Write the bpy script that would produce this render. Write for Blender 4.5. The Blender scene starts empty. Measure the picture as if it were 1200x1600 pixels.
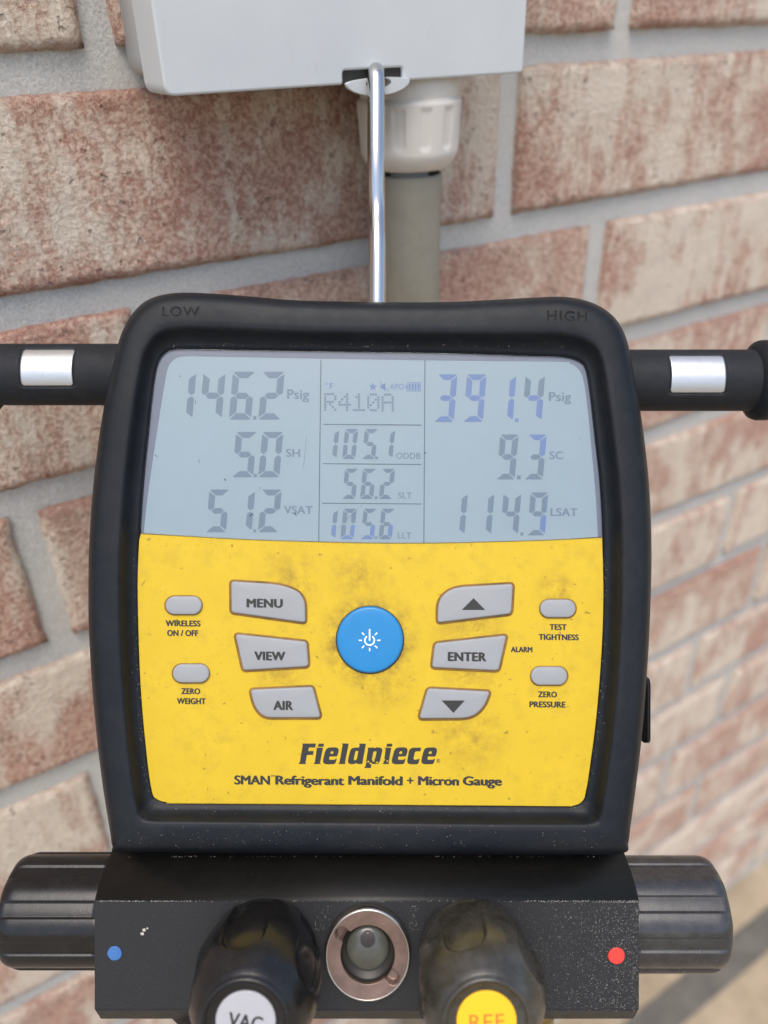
import bpy, bmesh, math, random
from math import sin, cos, pi, radians, sqrt, atan2
from mathutils import Vector, Matrix, noise

random.seed(7)
S = bpy.context.scene
C = S.collection

# ------------------------------------------------------------------ camera, world, light, exposure
CAM = Vector((0, 0, 1.0538))
right = Vector((0.99961555, -0.01452967, -0.02361436)).normalized()
fwd = Vector((0.0, 0.85169442, -0.52403875)).normalized()
up = right.cross(fwd).normalized()
CAM_ROT = Matrix((right, up, -fwd)).transposed()
cd = bpy.data.cameras.new('camera')
cam = bpy.data.objects.new('camera', cd)
C.objects.link(cam)
cam.matrix_world = Matrix.Translation(CAM) @ CAM_ROT.to_4x4()
F = 1242.4                       # focal length in photo pixels (1200 wide)
cd.sensor_fit = 'HORIZONTAL'
cd.sensor_width = 36
cd.lens = F / 1200 * 36
cd.clip_start = 0.01
cd.clip_end = 500
cd.dof.use_dof = True
cd.dof.focus_distance = 0.258
cd.dof.aperture_fstop = 8.8
S.camera = cam

SUN_EL, SUN_AZ = radians(66), radians(188)      # azimuth measured clockwise from +Y: high behind the camera
w = bpy.data.worlds.new('World')
S.world = w
w.use_nodes = True
nt = w.node_tree
bg = nt.nodes['Background']
sky = nt.nodes.new('ShaderNodeTexSky')
sky.sky_type = 'NISHITA'
sky.sun_disc = False
sky.sun_elevation = SUN_EL
sky.sun_rotation = SUN_AZ
sky.dust_density = 3.0
sky.air_density = 1.0
nt.links.new(sky.outputs[0], bg.inputs[0])
bg.inputs[1].default_value = 0.15
sd = bpy.data.lights.new('sun', 'SUN')
sd.energy = 1.3
sd.angle = radians(38)
sd.color = (1.0, 0.93, 0.83)
sun = bpy.data.objects.new('sun', sd)
C.objects.link(sun)
sv = Vector((sin(SUN_AZ) * cos(SUN_EL), cos(SUN_AZ) * cos(SUN_EL), sin(SUN_EL)))
sun.rotation_euler = sv.to_track_quat('Z', 'Y').to_euler()
S.view_settings.view_transform = 'Standard'
S.view_settings.look = 'None'
S.view_settings.gamma = 1
S.view_settings.exposure = 0.66
S.render.engine = 'CYCLES'
S.cycles.use_denoising = True
S.cycles.max_bounces = 8
S.cycles.transparent_max_bounces = 16

# ------------------------------------------------------------------ materials
class NT:
    """small helper round a material's node tree"""
    def __init__(s, name):
        s.m = bpy.data.materials.new(name)
        s.m.use_nodes = True
        s.t = s.m.node_tree
        s.b = s.t.nodes['Principled BSDF']
        s.out = s.t.nodes['Material Output']
        s.tc = s.t.nodes.new('ShaderNodeTexCoord')
        s.co = s.tc.outputs['Object']
    def n(s, kind, **kw):
        o = s.t.nodes.new('ShaderNode' + kind)
        for k, v in kw.items():
            setattr(o, k, v)
        return o
    def link(s, a, b):
        s.t.links.new(a, b)
    def noise(s, scale, detail=4, rough=0.6, vec=None, dist=0.0):
        o = s.n('TexNoise')
        o.inputs['Scale'].default_value = scale
        o.inputs['Detail'].default_value = detail
        o.inputs['Roughness'].default_value = rough
        o.inputs['Distortion'].default_value = dist
        s.link(vec or s.co, o.inputs['Vector'])
        return o.outputs['Fac']
    def voro(s, scale, vec=None, feature='F1'):
        o = s.n('TexVoronoi', feature=feature)
        o.inputs['Scale'].default_value = scale
        s.link(vec or s.co, o.inputs['Vector'])
        return o.outputs['Distance']
    def ramp(s, fac, stops):
        o = s.n('ValToRGB')
        e = o.color_ramp.elements
        while len(e) < len(stops):
            e.new(0.5)
        for el, (p, c) in zip(e, stops):
            el.position = p
            el.color = (c, c, c, 1) if isinstance(c, (int, float)) else (*c, 1)
        s.link(fac, o.inputs[0])
        return o.outputs[0]
    def mix(s, fac, a, b, blend='MIX'):
        o = s.n('Mix', data_type='RGBA', blend_type=blend)
        for v, i in ((fac, 0), (a, 6), (b, 7)):
            if isinstance(v, (int, float)):
                o.inputs[i].default_value = v
            elif isinstance(v, tuple):
                o.inputs[i].default_value = (*v, 1)
            else:
                s.link(v, o.inputs[i])
        return o.outputs[2]
    def math(s, op, a, b=0.0, clamp=False):
        o = s.n('Math', operation=op, use_clamp=clamp)
        for v, i in ((a, 0), (b, 1)):
            if isinstance(v, (int, float)):
                o.inputs[i].default_value = v
            else:
                s.link(v, o.inputs[i])
        return o.outputs[0]
    def bump(s, h, strength=0.3, dist=0.001):
        o = s.n('Bump')
        o.inputs['Strength'].default_value = strength
        o.inputs['Distance'].default_value = dist
        s.link(h, o.inputs['Height'])
        s.link(o.outputs[0], s.b.inputs['Normal'])
        return o
    def scaled(s, sx, sy, sz, rnd=True):
        mp = s.n('Mapping')
        mp.inputs['Scale'].default_value = (sx, sy, sz)
        s.link(s.co, mp.inputs['Vector'])
        return mp.outputs[0]
    def set(s, **kw):
        for k, v in kw.items():
            i = s.b.inputs[k.replace('_', ' ')]
            if isinstance(v, (int, float)):
                i.default_value = v
            elif isinstance(v, tuple):
                i.default_value = (*v, 1)
            else:
                s.link(v, i)
        return s

def plain(name, col, rough=0.5, metal=0.0, spec=0.5, grain=0.0, gscale=3000, vary=0.0, coat=0.0):
    k = NT(name)
    k.set(Roughness=rough, Metallic=metal, Specular_IOR_Level=spec, Coat_Weight=coat)
    if vary:
        f = k.noise(120, 5, 0.65)
        d = tuple(c * (1 - vary) for c in col)
        k.set(Base_Color=k.mix(k.ramp(f, [(0.3, 0), (0.7, 1)]), d, col))
        k.set(Roughness=k.math('ADD', k.math('MULTIPLY', k.noise(260, 4, 0.7), 0.25), rough - 0.12))
    else:
        k.set(Base_Color=col)
    if grain:
        k.bump(k.noise(gscale, 3, 0.6), grain, 0.0002)
    return k.m

def mat_brick():
    k = NT('tumbled_brick')
    oi = k.n('ObjectInfo')
    off = k.n('VectorMath', operation='ADD')
    mul = k.n('VectorMath', operation='SCALE')
    cmb = k.n('CombineXYZ')
    for i in range(3):
        k.link(oi.outputs['Random'], cmb.inputs[i])
    k.link(cmb.outputs[0], mul.inputs[0])
    mul.inputs['Scale'].default_value = 37.0
    k.link(k.co, off.inputs[0])
    k.link(mul.outputs[0], off.inputs[1])
    v = off.outputs[0]
    mp = k.n('Mapping')
    mp.inputs['Scale'].default_value = (1.6, 1, 0.42)
    k.link(v, mp.inputs['Vector'])
    vs = mp.outputs[0]
    rnd = oi.outputs['Random']
    big = k.noise(19, 3, 0.55, v)
    blot = k.noise(60, 5, 0.7, vs)
    mott = k.noise(430, 6, 0.8, v, 0.4)
    fine = k.noise(1500, 3, 0.7, v)
    vor = k.voro(420, v)
    sc = k.n('SeparateColor')
    k.link(oi.outputs['Color'], sc.inputs[0])         # r: lime wash left on this brick, g: how tan it was fired
    red = k.mix(k.ramp(mott, [(0.445, 0), (0.555, 1)]), (0.43, 0.22, 0.165), (0.68, 0.46, 0.355))
    tan = k.mix(k.ramp(mott, [(0.445, 0), (0.555, 1)]), (0.51, 0.335, 0.25), (0.78, 0.61, 0.48))
    base = k.mix(k.ramp(k.math('ADD', big, k.math('MULTIPLY', sc.outputs[1], 0.2)), [(0.48, 0), (0.68, 1)]), red, tan)
    # whitewash laid on in upright streaks, its amount differs from brick to brick
    wsum = k.math('ADD', k.math('MULTIPLY', big, 0.5), k.math('MULTIPLY', blot, 0.55))
    wsum = k.math('ADD', wsum, k.math('MULTIPLY', mott, 0.22))
    wsum = k.math('ADD', wsum, k.math('MULTIPLY', sc.outputs[0], 0.14))
    wm = k.ramp(wsum, [(0.665, 0), (0.76, 0.85)])
    col = k.mix(wm, base, (0.83, 0.74, 0.61))
    # redder fired rim along the top and bottom arris
    sx = k.n('SeparateXYZ')
    k.link(k.co, sx.inputs[0])
    ez = k.math('ADD', k.math('ABSOLUTE', sx.outputs[2]), k.math('MULTIPLY', k.noise(110, 4, 0.6, v), 0.016))
    em = k.ramp(k.math('MULTIPLY', ez, 10), [(0.36, 0), (0.42, 0.55)])
    col = k.mix(em, col, (0.29, 0.135, 0.10))
    pits = k.ramp(k.noise(190, 2, 0.5, v), [(0.27, 1), (0.33, 0)])
    col = k.mix(k.math('MULTIPLY', pits, 0.45), col, (0.13, 0.075, 0.065))
    col = k.mix(k.ramp(fine, [(0.56, 0), (0.64, 0.5)]), col, (0.84, 0.76, 0.66))
    k.set(Base_Color=col, Roughness=0.92, Specular_IOR_Level=0.25)
    h = k.math('ADD', k.math('MULTIPLY', mott, 1.0), k.math('MULTIPLY', fine, 0.35))
    h = k.math('SUBTRACT', h, k.math('MULTIPLY', pits, 0.8))
    h = k.math('ADD', h, k.math('MULTIPLY', vor, 0.5))
    k.bump(h, 1.0, 0.0018)
    return k.m

def mat_mortar():
    k = NT('sandy_mortar')
    f = k.noise(900, 4, 0.75)
    g = k.noise(30, 4, 0.6)
    col = k.mix(k.ramp(f, [(0.35, 0), (0.65, 1)]), (0.41, 0.415, 0.395), (0.64, 0.635, 0.60))
    col = k.mix(k.ramp(g, [(0.4, 0), (0.7, 0.5)]), col, (0.57, 0.55, 0.50))
    sp = k.ramp(k.noise(2200, 2, 0.5), [(0.66, 0), (0.72, 1)])
    col = k.mix(k.math('MULTIPLY', sp, 0.6), col, (0.62, 0.59, 0.54))
    k.set(Base_Color=col, Roughness=0.95, Specular_IOR_Level=0.2)
    k.bump(k.math('ADD', f, k.math('MULTIPLY', k.noise(200, 3, 0.6), 1.2)), 0.7, 0.0008)
    return k.m

def mat_ground(name, a, b, sc):
    k = NT(name)
    f = k.noise(sc, 6, 0.65)
    k.set(Base_Color=k.mix(k.ramp(f, [(0.35, 0), (0.65, 1)]), a, b), Roughness=0.95)
    k.bump(k.noise(sc * 6, 4, 0.7), 0.6, 0.01)
    return k.m

def mat_yellow():
    k = NT('worn_yellow_faceplate')
    v = k.co
    big = k.noise(45, 5, 0.7)
    mid = k.noise(170, 6, 0.72)
    fin = k.noise(900, 4, 0.7)
    base = k.mix(k.ramp(big, [(0.3, 0), (0.7, 1)]), (0.55, 0.375, 0.013), (0.605, 0.42, 0.018))
    grime = k.ramp(k.math('ADD', k.math('MULTIPLY', big, 0.45), k.math('MULTIPLY', mid, 0.55)), [(0.50, 0), (0.72, 0.65)])
    # handling dirt gathers round the keys
    def near(x, y, r0, r1):
        d = k.n('VectorMath', operation='DISTANCE')
        k.link(v, d.inputs[0])
        d.inputs[1].default_value = (x, y, 0)
        return k.ramp(k.math('MULTIPLY', d.outputs['Value'], 20), [(r0 * 20, 1), (r1 * 20, 0)])
    px = D0 / F
    dirt = near((578 - 600) * px, (800 - 1000) * px, 50 * px, 85 * px)
    for (x, y, a, b) in ((735, 1150, 5, 75), (560, 900, 5, 60), (735, 1062, 5, 60), (450, 905, 5, 70), (600, 1065, 5, 60), (870, 925, 5, 45), (440, 1060, 5, 50), (735, 985, 10, 70)):
        dirt = k.math('MAXIMUM', dirt, k.math('MULTIPLY', near((x - 600) * px, (800 - y) * px, a * px, b * px), 0.62))
    dmask = k.math('MULTIPLY', dirt, k.ramp(k.math('ADD', k.math('MULTIPLY', mid, 0.7), k.math('MULTIPLY', fin, 0.3)), [(0.40, 0), (0.62, 0.95)]))
    specks = k.ramp(k.noise(420, 2, 0.5), [(0.70, 0), (0.74, 0.6)])
    m = k.math('MAXIMUM', k.math('MAXIMUM', k.math('MULTIPLY', grime, 0.5), dmask), specks)
    col = k.mix(m, base, (0.17, 0.095, 0.025))
    k.set(Base_Color=col, Roughness=k.math('ADD', 0.42, k.math('MULTIPLY', m, 0.3)), Specular_IOR_Level=0.35)
    k.bump(k.noise(2500, 3, 0.6), 0.12, 0.0002)
    return k.m

def mat_rubber(name, col, dust=0.25, rough=0.55, spec=0.36):
    k = NT(name)
    d = k.ramp(k.math('ADD', k.math('MULTIPLY', k.noise(35, 5, 0.7), 0.5), k.math('MULTIPLY', k.noise(260, 5, 0.75), 0.5)), [(0.44, 0), (0.68, 1)])
    sp = k.ramp(k.noise(1500, 2, 0.5), [(0.73, 0), (0.77, 1)])
    m = k.math('ADD', k.math('MULTIPLY', d, dust), k.math('MULTIPLY', sp, 0.35), True)
    k.set(Base_Color=k.mix(m, col, (0.12, 0.12, 0.115)), Specular_IOR_Level=spec)
    k.set(Roughness=k.math('ADD', rough - 0.08, k.math('MULTIPLY', k.noise(180, 5, 0.7), 0.22)))
    k.bump(k.math('ADD', k.noise(2600, 3, 0.6), k.math('MULTIPLY', d, 0.6)), 0.18, 0.0002)
    return k.m

def mat_powder():
    k = NT('black_powder_coat')
    f = k.noise(4200, 2, 0.5)
    v = k.voro(3600)
    sx = k.n('SeparateXYZ')
    k.link(k.co, sx.inputs[0])
    wear_sparkle = k.ramp(k.math('ADD', k.math('MULTIPLY', k.noise(60, 5, 0.7), 0.04), sx.outputs[0]), [(0.05, 0), (0.11, 1)])  # besides wear, sun sparkle at the right end painted as pale specks
    sp = k.ramp(k.noise(2600, 2, 0.5), [(0.63, 0), (0.70, 1)])
    m = k.math('MULTIPLY', sp, k.math('ADD', 0.04, k.math('MULTIPLY', wear_sparkle, 0.6)))
    k.set(Base_Color=k.mix(m, (0.018, 0.018, 0.019), (0.45, 0.44, 0.42)), Metallic=0.0, Specular_IOR_Level=0.36)
    k.set(Roughness=k.math('ADD', 0.34, k.math('MULTIPLY', k.noise(300, 4, 0.7), 0.2)))
    k.bump(k.math('ADD', f, k.math('MULTIPLY', v, 0.8)), 0.5, 0.00012)
    return k.m

def mat_glass():
    k = NT('clear_window')
    t = k.n('BsdfTransparent')
    t.inputs[0].default_value = (0.96, 0.975, 0.98, 1)
    g = k.n('BsdfGlossy')
    g.inputs['Roughness'].default_value = 0.06
    fr = k.n('Fresnel')
    fr.inputs[0].default_value = 1.5
    bp = k.n('Bump')
    bp.inputs['Strength'].default_value = 0.02
    k.link(k.noise(60, 2, 0.5), bp.inputs['Height'])
    k.link(bp.outputs[0], g.inputs['Normal'])
    mx = k.n('MixShader')
    k.link(fr.outputs[0], mx.inputs[0])
    k.link(t.outputs[0], mx.inputs[1])
    k.link(g.outputs[0], mx.inputs[2])
    k.link(mx.outputs[0], k.out.inputs[0])
    return k.m

def mat_chrome():
    k = NT('bright_chrome')
    k.set(Base_Color=(0.55, 0.55, 0.54), Metallic=1.0, Roughness=0.05)
    k.bump(k.noise(700, 3, 0.6), 0.03, 0.0002)
    return k.m

def mat_plate():
    k = NT('brushed_steel_plate')
    v = k.scaled(1, 6, 1)
    f = k.noise(500, 5, 0.75, v)
    s = k.ramp(k.noise(420, 4, 0.7), [(0.60, 0), (0.68, 1)])
    k.set(Base_Color=k.mix(k.math('MULTIPLY', s, 0.4), (0.56, 0.58, 0.59), (0.36, 0.36, 0.34)), Metallic=0.85)
    k.set(Roughness=k.math('ADD', 0.28, k.math('MULTIPLY', f, 0.25)))
    k.bump(f, 0.25, 0.0002)
    return k.m

def mat_box():
    k = NT('grey_pvc_box')
    f = k.noise(26, 4, 0.6)
    s = k.ramp(k.noise(150, 5, 0.75, k.scaled(2.5, 2.5, 0.6)), [(0.62, 0), (0.74, 1)])
    c = k.mix(k.ramp(f, [(0.3, 0), (0.7, 1)]), (0.53, 0.565, 0.575), (0.58, 0.615, 0.62))
    k.set(Base_Color=k.mix(k.math('MULTIPLY', s, 0.35), c, (0.36, 0.37, 0.35)), Roughness=0.5)
    k.bump(k.noise(500, 3, 0.6), 0.08, 0.0003)
    return k.m

D0 = 0.254          # camera to the gauge's face plane
M = dict(
    brick=mat_brick(), mortar=mat_mortar(),
    ground=mat_ground('dry_tan_ground', (0.30, 0.24, 0.165), (0.42, 0.345, 0.245), 14),
    strip=mat_ground('dark_joint_filler', (0.11, 0.105, 0.095), (0.17, 0.16, 0.14), 30),
    box=mat_box(),
    pvc=plain('white_pvc', (0.66, 0.63, 0.57), 0.42, vary=0.06),
    conduit=plain('grey_conduit', (0.29, 0.27, 0.21), 0.55, vary=0.18),
    cavity=plain('grey_conduit_bore', (0.42, 0.43, 0.44), 0.5),
    rubber=mat_rubber('charcoal_rubber', (0.0065, 0.009, 0.0125), 0.065, 0.46, 0.24),
    rubber2=mat_rubber('black_handle_rubber', (0.012, 0.014, 0.018), 0.08, 0.6, 0.25),
    emboss=mat_rubber('dark_embossed_rubber', (0.010, 0.011, 0.013), 0.02, 0.5),
    yellow=mat_yellow(),
    rim=plain('key_rim_amber', (0.30, 0.15, 0.014), 0.5, vary=0.6),
    key=plain('grey_key_rubber', (0.285, 0.30, 0.31), 0.5, vary=0.06),
    blue=plain('blue_key', (0.010, 0.20, 0.47), 0.38, vary=0.08),
    white=plain('white_print', (0.82, 0.84, 0.86), 0.5),
    ink=plain('black_print', (0.022, 0.021, 0.018), 0.5),
    lcdframe=plain('lcd_frame_grey', (0.17, 0.185, 0.235), 0.5),
    lcd=plain('lcd_background', (0.365, 0.45, 0.495), 0.55, vary=0.03),
    seg=plain('lcd_segment_grey', (0.175, 0.24, 0.30), 0.6),
    segb=plain('lcd_segment_blue', (0.165, 0.245, 0.46), 0.6),
    segl=plain('lcd_print_grey', (0.185, 0.25, 0.31), 0.6),
    line=plain('lcd_rule', (0.085, 0.12, 0.15), 0.6),
    glass=mat_glass(),
    chrome=mat_chrome(), plate=mat_plate(),
    powder=mat_powder(),
    chamfer=mat_rubber('smooth_black_casting', (0.006, 0.0058, 0.005), 0.03, 0.40, 0.3),
    knob=mat_rubber('glossy_black_knob', (0.009, 0.009, 0.0095), 0.08, 0.20, 0.42),
    knob2=mat_rubber('dusty_black_knob', (0.030, 0.027, 0.020), 0.40, 0.24, 0.65),
    knob3=mat_rubber('scuffed_black_knob', (0.022, 0.022, 0.023), 0.30, 0.22, 0.7),
    ring=plain('copper_brown_ring', (0.27, 0.18, 0.145), 0.38, metal=0.5, grain=0.3, vary=0.45),
    steel=plain('nickel_rim', (0.55, 0.52, 0.47), 0.28, metal=1.0, grain=0.1),
    lens=plain('smoky_sight_lens', (0.085, 0.088, 0.076), 0.22, spec=0.6, vary=0.3),
    dark=plain('dark_recess_and_shade', (0.02, 0.018, 0.014), 0.45),
    brown=plain('brown_reflection', (0.022, 0.014, 0.011), 0.35),  # dark reflection painted on the sight lens
    dotb=plain('blue_paint_dot', (0.05, 0.17, 0.46), 0.45, vary=0.3, grain=0.4),
    dotr=plain('red_paint_dot', (0.80, 0.05, 0.035), 0.4, vary=0.1, grain=0.3),
    label=plain('pale_label', (0.40, 0.40, 0.42), 0.5, vary=0.05),
    labely=plain('orange_yellow_label', (0.88, 0.50, 0.012), 0.5, vary=0.05),
    redink=plain('faded_red_print', (0.52, 0.16, 0.02), 0.5),
    brass=plain('aged_brass', (0.42, 0.32, 0.13), 0.35, metal=0.9, vary=0.2),
    dust_glint=plain('pale_dust_glint', (0.45, 0.43, 0.38), 0.8),  # dust and chips, also the specks that imitate sun sparkle
    dustd=plain('dark_dust', (0.06, 0.045, 0.02), 0.8),
)

# ------------------------------------------------------------------ mesh helpers
def obj(name, bm, mat, parent=None, smooth=False, kind=None):
    me = bpy.data.meshes.new(name)
    if isinstance(bm, tuple):
        me.from_pydata(bm[0], [], bm[1])
    else:
        bm.to_mesh(me)
        bm.free()
    me.materials.append(mat)
    if smooth:
        me.polygons.foreach_set('use_smooth', [True] * len(me.polygons))
    me.update()
    o = bpy.data.objects.new(name, me)
    C.objects.link(o)
    if parent:
        o.parent = parent
    if kind:
        o['kind'] = kind
    return o

def empty(name, mw, label, cat):
    o = bpy.data.objects.new(name, None)
    C.objects.link(o)
    o.matrix_world = mw
    o.empty_display_size = 0.02
    o['label'] = label
    o['category'] = cat
    return o

def part_empty(name, parent):
    o = bpy.data.objects.new(name, None)
    C.objects.link(o)
    o.parent = parent
    return o

def catmull(keys, n=6, closed=True):
    out = []
    N = len(keys)
    rng = N if closed else N - 1
    for i in range(rng):
        g = lambda j: keys[j % N] if closed else keys[max(0, min(N - 1, j))]
        p0, p1, p2, p3 = g(i - 1), g(i), g(i + 1), g(i + 2)
        for q in range(n):
            t = q / n
            out.append(tuple(0.5 * ((2 * b) + (c - a) * t + (2 * a - 5 * b + 4 * c - d) * t * t + (3 * b - a - 3 * c + d) * t ** 3)
                             for a, b, c, d in zip(p0, p1, p2, p3)))
    if not closed:
        out.append(keys[-1])
    return out

def roundpoly(pts, r, n=6):
    """corners rounded; r one radius or one per corner"""
    out = []
    N = len(pts)
    for i in range(N):
        p = Vector(pts[i]); a = Vector(pts[i - 1]); b = Vector(pts[(i + 1) % N])
        rr = r[i] if isinstance(r, (list, tuple)) else r
        if rr <= 0:
            out.append(tuple(p)); continue
        da = (a - p); db = (b - p)
        ra = min(rr, da.length * 0.48); rb = min(rr, db.length * 0.48)
        s = p + da.normalized() * ra
        e = p + db.normalized() * rb
        for q in range(n + 1):
            t = q / n
            out.append(tuple(s * (1 - t) ** 2 + p * 2 * t * (1 - t) + e * t * t))
    return out

def area2(p):
    return sum(p[i - 1][0] * p[i][1] - p[i][0] * p[i - 1][1] for i in range(len(p)))

def inset(p, d):
    """move outline inwards by d (works for either winding)"""
    s = 1 if area2(p) > 0 else -1
    N = len(p)
    out = []
    for i in range(N):
        a = Vector(p[i - 1]); b = Vector(p[i]); c = Vector(p[(i + 1) % N])
        t1 = (b - a); t2 = (c - b)
        if t1.length < 1e-9: t1 = t2
        if t2.length < 1e-9: t2 = t1
        t1 = t1.normalized(); t2 = t2.normalized()
        n1 = Vector((-t1.y, t1.x)) * s; n2 = Vector((-t2.y, t2.x)) * s
        m = n1 + n2
        if m.length < 1e-6: m = n1
        m.normalize()
        k = max(0.35, m.dot(n1))
        out.append(tuple(b + m * (d / k)))
    return out

def plate_bm(out, z0, z1, bev=0.0, seg=3, bottom=True, dome=0.0, tri=False):
    """solid with the given outline (metres), top edge rounded"""
    bm = bmesh.new()
    if area2(out) < 0:
        out = out[::-1]
    rings = [[bm.verts.new((x, y, z0)) for x, y in out]]
    if bev > 0:
        for i in range(seg + 1):
            a = pi / 2 * i / seg
            o2 = inset(out, bev * (1 - cos(a)))
            rings.append([bm.verts.new((x, y, z1 - bev + bev * sin(a))) for x, y in o2])
        o3 = inset(out, bev * 1.15)
        if not dome: rings.append([bm.verts.new((x, y, z1)) for x, y in o3])
    else:
        rings.append([bm.verts.new((x, y, z1)) for x, y in out])
    N = len(out)
    for a, b in zip(rings, rings[1:]):
        for i in range(N):
            f = bm.faces.new((a[i], a[(i + 1) % N], b[(i + 1) % N], b[i]))
            f.smooth = bev > 0
    if dome:      # gently swelling cap: shrinking rings round the middle
        cx = sum(p[0] for p in out) / N; cy = sum(p[1] for p in out) / N
        last = rings[-1]
        for q in range(1, 6):
            f_ = 1 - q / 6
            ring = [bm.verts.new((cx + (v.co.x - cx) * f_, cy + (v.co.y - cy) * f_, z1 + dome * (1 - f_ ** 2))) for v in rings[-1]]
            for i in range(N):
                bm.faces.new((last[i], last[(i + 1) % N], ring[(i + 1) % N], ring[i])).smooth = True
            last = ring
        c_ = bm.verts.new((cx, cy, z1 + dome))
        for i in range(N): bm.faces.new((last[i], last[(i + 1) % N], c_)).smooth = True
    elif tri:       # concave outline: fill it as triangles
        es = [bm.edges.get((rings[-1][i], rings[-1][(i + 1) % N])) for i in range(N)]
        bmesh.ops.triangle_fill(bm, use_beauty=True, edges=es, normal=(0, 0, 1))
    else:
        bm.faces.new(rings[-1])
    if bottom:
        bm.faces.new(rings[0][::-1])
    return bm

def lathe_bm(prof, seg=64, rfun=None, cap0=True, cap1=True):
    """profile [(r, z)] turned about Z"""
    bm = bmesh.new()
    rings = []
    for k, (r, z) in enumerate(prof):
        ring = []
        for i in range(seg):
            a = 2 * pi * i / seg
            rr = r if rfun is None else rfun(r, a, k, z)
            ring.append(bm.verts.new((rr * cos(a), rr * sin(a), z)))
        rings.append(ring)
    for a, b in zip(rings, rings[1:]):
        for i in range(seg):
            bm.faces.new((a[i], a[(i + 1) % seg], b[(i + 1) % seg], b[i]))
    if cap0: bm.faces.new(rings[0][::-1])
    if cap1: bm.faces.new(rings[-1])
    for f in bm.faces: f.smooth = True
    return bm

def box_bm(x0, x1, y0, y1, z0, z1, bev=0.0, seg=2):
    bm = bmesh.new()
    bmesh.ops.create_cube(bm, size=1)
    for v in bm.verts:
        v.co = Vector(((x0 + x1) / 2 + v.co.x * (x1 - x0), (y0 + y1) / 2 + v.co.y * (y1 - y0), (z0 + z1) / 2 + v.co.z * (z1 - z0)))
    if bev:
        bmesh.ops.bevel(bm, geom=bm.edges[:], offset=bev, segments=seg, profile=0.5, affect='EDGES')
        for f in bm.faces: f.smooth = True
    return bm

def tube_bm(pts, r, seg=20):
    bm = bmesh.new()
    pts = [Vector(p) for p in pts]
    rings = []
    ref = Vector((1, 0, 0))
    for i, p in enumerate(pts):
        t = (pts[min(i + 1, len(pts) - 1)] - pts[max(i - 1, 0)]).normalized()
        n = ref - t * ref.dot(t)
        n.normalize()
        b = t.cross(n)
        rr = r(i / (len(pts) - 1)) if callable(r) else r
        rings.append([bm.verts.new(p + n * rr * cos(2 * pi * k / seg) + b * rr * sin(2 * pi * k / seg)) for k in range(seg)])
    for a, b in zip(rings, rings[1:]):
        for k in range(seg):
            bm.faces.new((a[k], a[(k + 1) % seg], b[(k + 1) % seg], b[k]))
    bm.faces.new(rings[0][::-1]); bm.faces.new(rings[-1])
    for f in bm.faces: f.smooth = True
    return bm

# ------------------------------------------------------------------ lettering (Blender's own font turned into thin solid meshes)
_cap = {}
def text_mesh(s, bold=0.0, shear=0.0, spacing=1.0, flat=True):
    cu = bpy.data.curves.new('t', 'FONT')
    cu.body = s
    cu.size = 1
    cu.offset = 0.0
    cu.shear = shear
    cu.space_character = spacing
    cu.resolution_u = 6
    cu.extrude = 0.0 if flat else 0.02
    o = bpy.data.objects.new('t', cu)
    C.objects.link(o)
    dg = bpy.context.evaluated_depsgraph_get()
    me = bpy.data.meshes.new_from_object(o.evaluated_get(dg))
    bpy.data.objects.remove(o)
    v0 = [v.co.copy() for v in me.vertices]
    f0 = [tuple(p.vertices) for p in me.polygons]
    bpy.data.meshes.remove(me)
    vs, fs = [], []
    e = bold
    shifts = [(0, 0)] if e <= 0 else [(-e, 0), (e, 0), (-e * .5, e * .45), (e * .5, -e * .45), (0, 0)]
    for q, (sh, sy_) in enumerate(shifts):      # heavier strokes: copies set side by side, each a hair above the last
        i = len(vs)
        vs += [Vector((c.x + sh, c.y + sy_, q * 1.0)) for c in v0]
        fs += [tuple(j + i for j in f) for f in f0]
    return vs, fs

def lettering(s, cx, base, width, caph, z, mat, parent, bold=0.02, shear=0.0, rot=0.0, name='lettering', th=0.00008, spacing=1.05, left=None):
    """s printed so that it spans `width` and its capitals are `caph` high (photo pixels at depth z); base = baseline y"""
    key = (bold, shear)
    if key not in _cap:
        v, f = text_mesh('H', bold, shear)
        _cap[key] = (min(c.y for c in v), max(c.y for c in v))
    h0, h1 = _cap[key]
    vs, fs = text_mesh(s, bold, shear, spacing)
    x0 = min(c.x for c in vs); x1 = max(c.x for c in vs)
    sx = width / (x1 - x0)
    sy = caph / (h1 - h0)
    if left is not None:
        cx = left + width / 2
    out = []
    cr, sr = cos(rot), sin(rot)
    for c in vs:
        x = (c.x - (x0 + x1) / 2) * sx
        y = -(c.y - h0) * sy
        X = cx + x * cr - y * sr
        Y = base + x * sr + y * cr
        out.append(U(X, Y, z + 0.000003 * c.z))
    return obj(name, (out, fs), mat, parent)

# ------------------------------------------------------------------ THE SETTING
YAW = radians(31.16139)
WALL = 0.32514
h = Vector((cos(YAW), sin(YAW), 0)); nrm = Vector((-sin(YAW), cos(YAW), 0))
wallM = Matrix.Translation(nrm * WALL) @ Matrix.Rotation(YAW, 4, 'Z')     # local x along the wall, y into it, z up from the ground
CZ = CAM.z
Z0 = CZ - 0.01241
PITCH = 0.078232

# ground: one sheet to the horizon
bm = bmesh.new()
bmesh.ops.create_grid(bm, x_segments=4, y_segments=4, size=150)
g = obj('ground', bm, M['ground'], kind='structure')
g.location = (0, 0, -0.004)
# concrete footing ledge at the wall's foot, then the dark filled joint
o = obj('concrete_ledge', box_bm(-3.0, 5.0, -0.042, 0.06, -0.03, 0.006), M['ground'], kind='structure')
o.matrix_world = wallM
o = obj('joint_strip', box_bm(-3.0, 5.0, -0.080, -0.0425, -0.03, 0.0), M['strip'], kind='structure')
o.matrix_world = wallM

wall = empty('brick_wall', wallM, 'weathered pinkish brick wall with pale streaks and grey mortar joints behind the gauge', 'wall')
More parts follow.
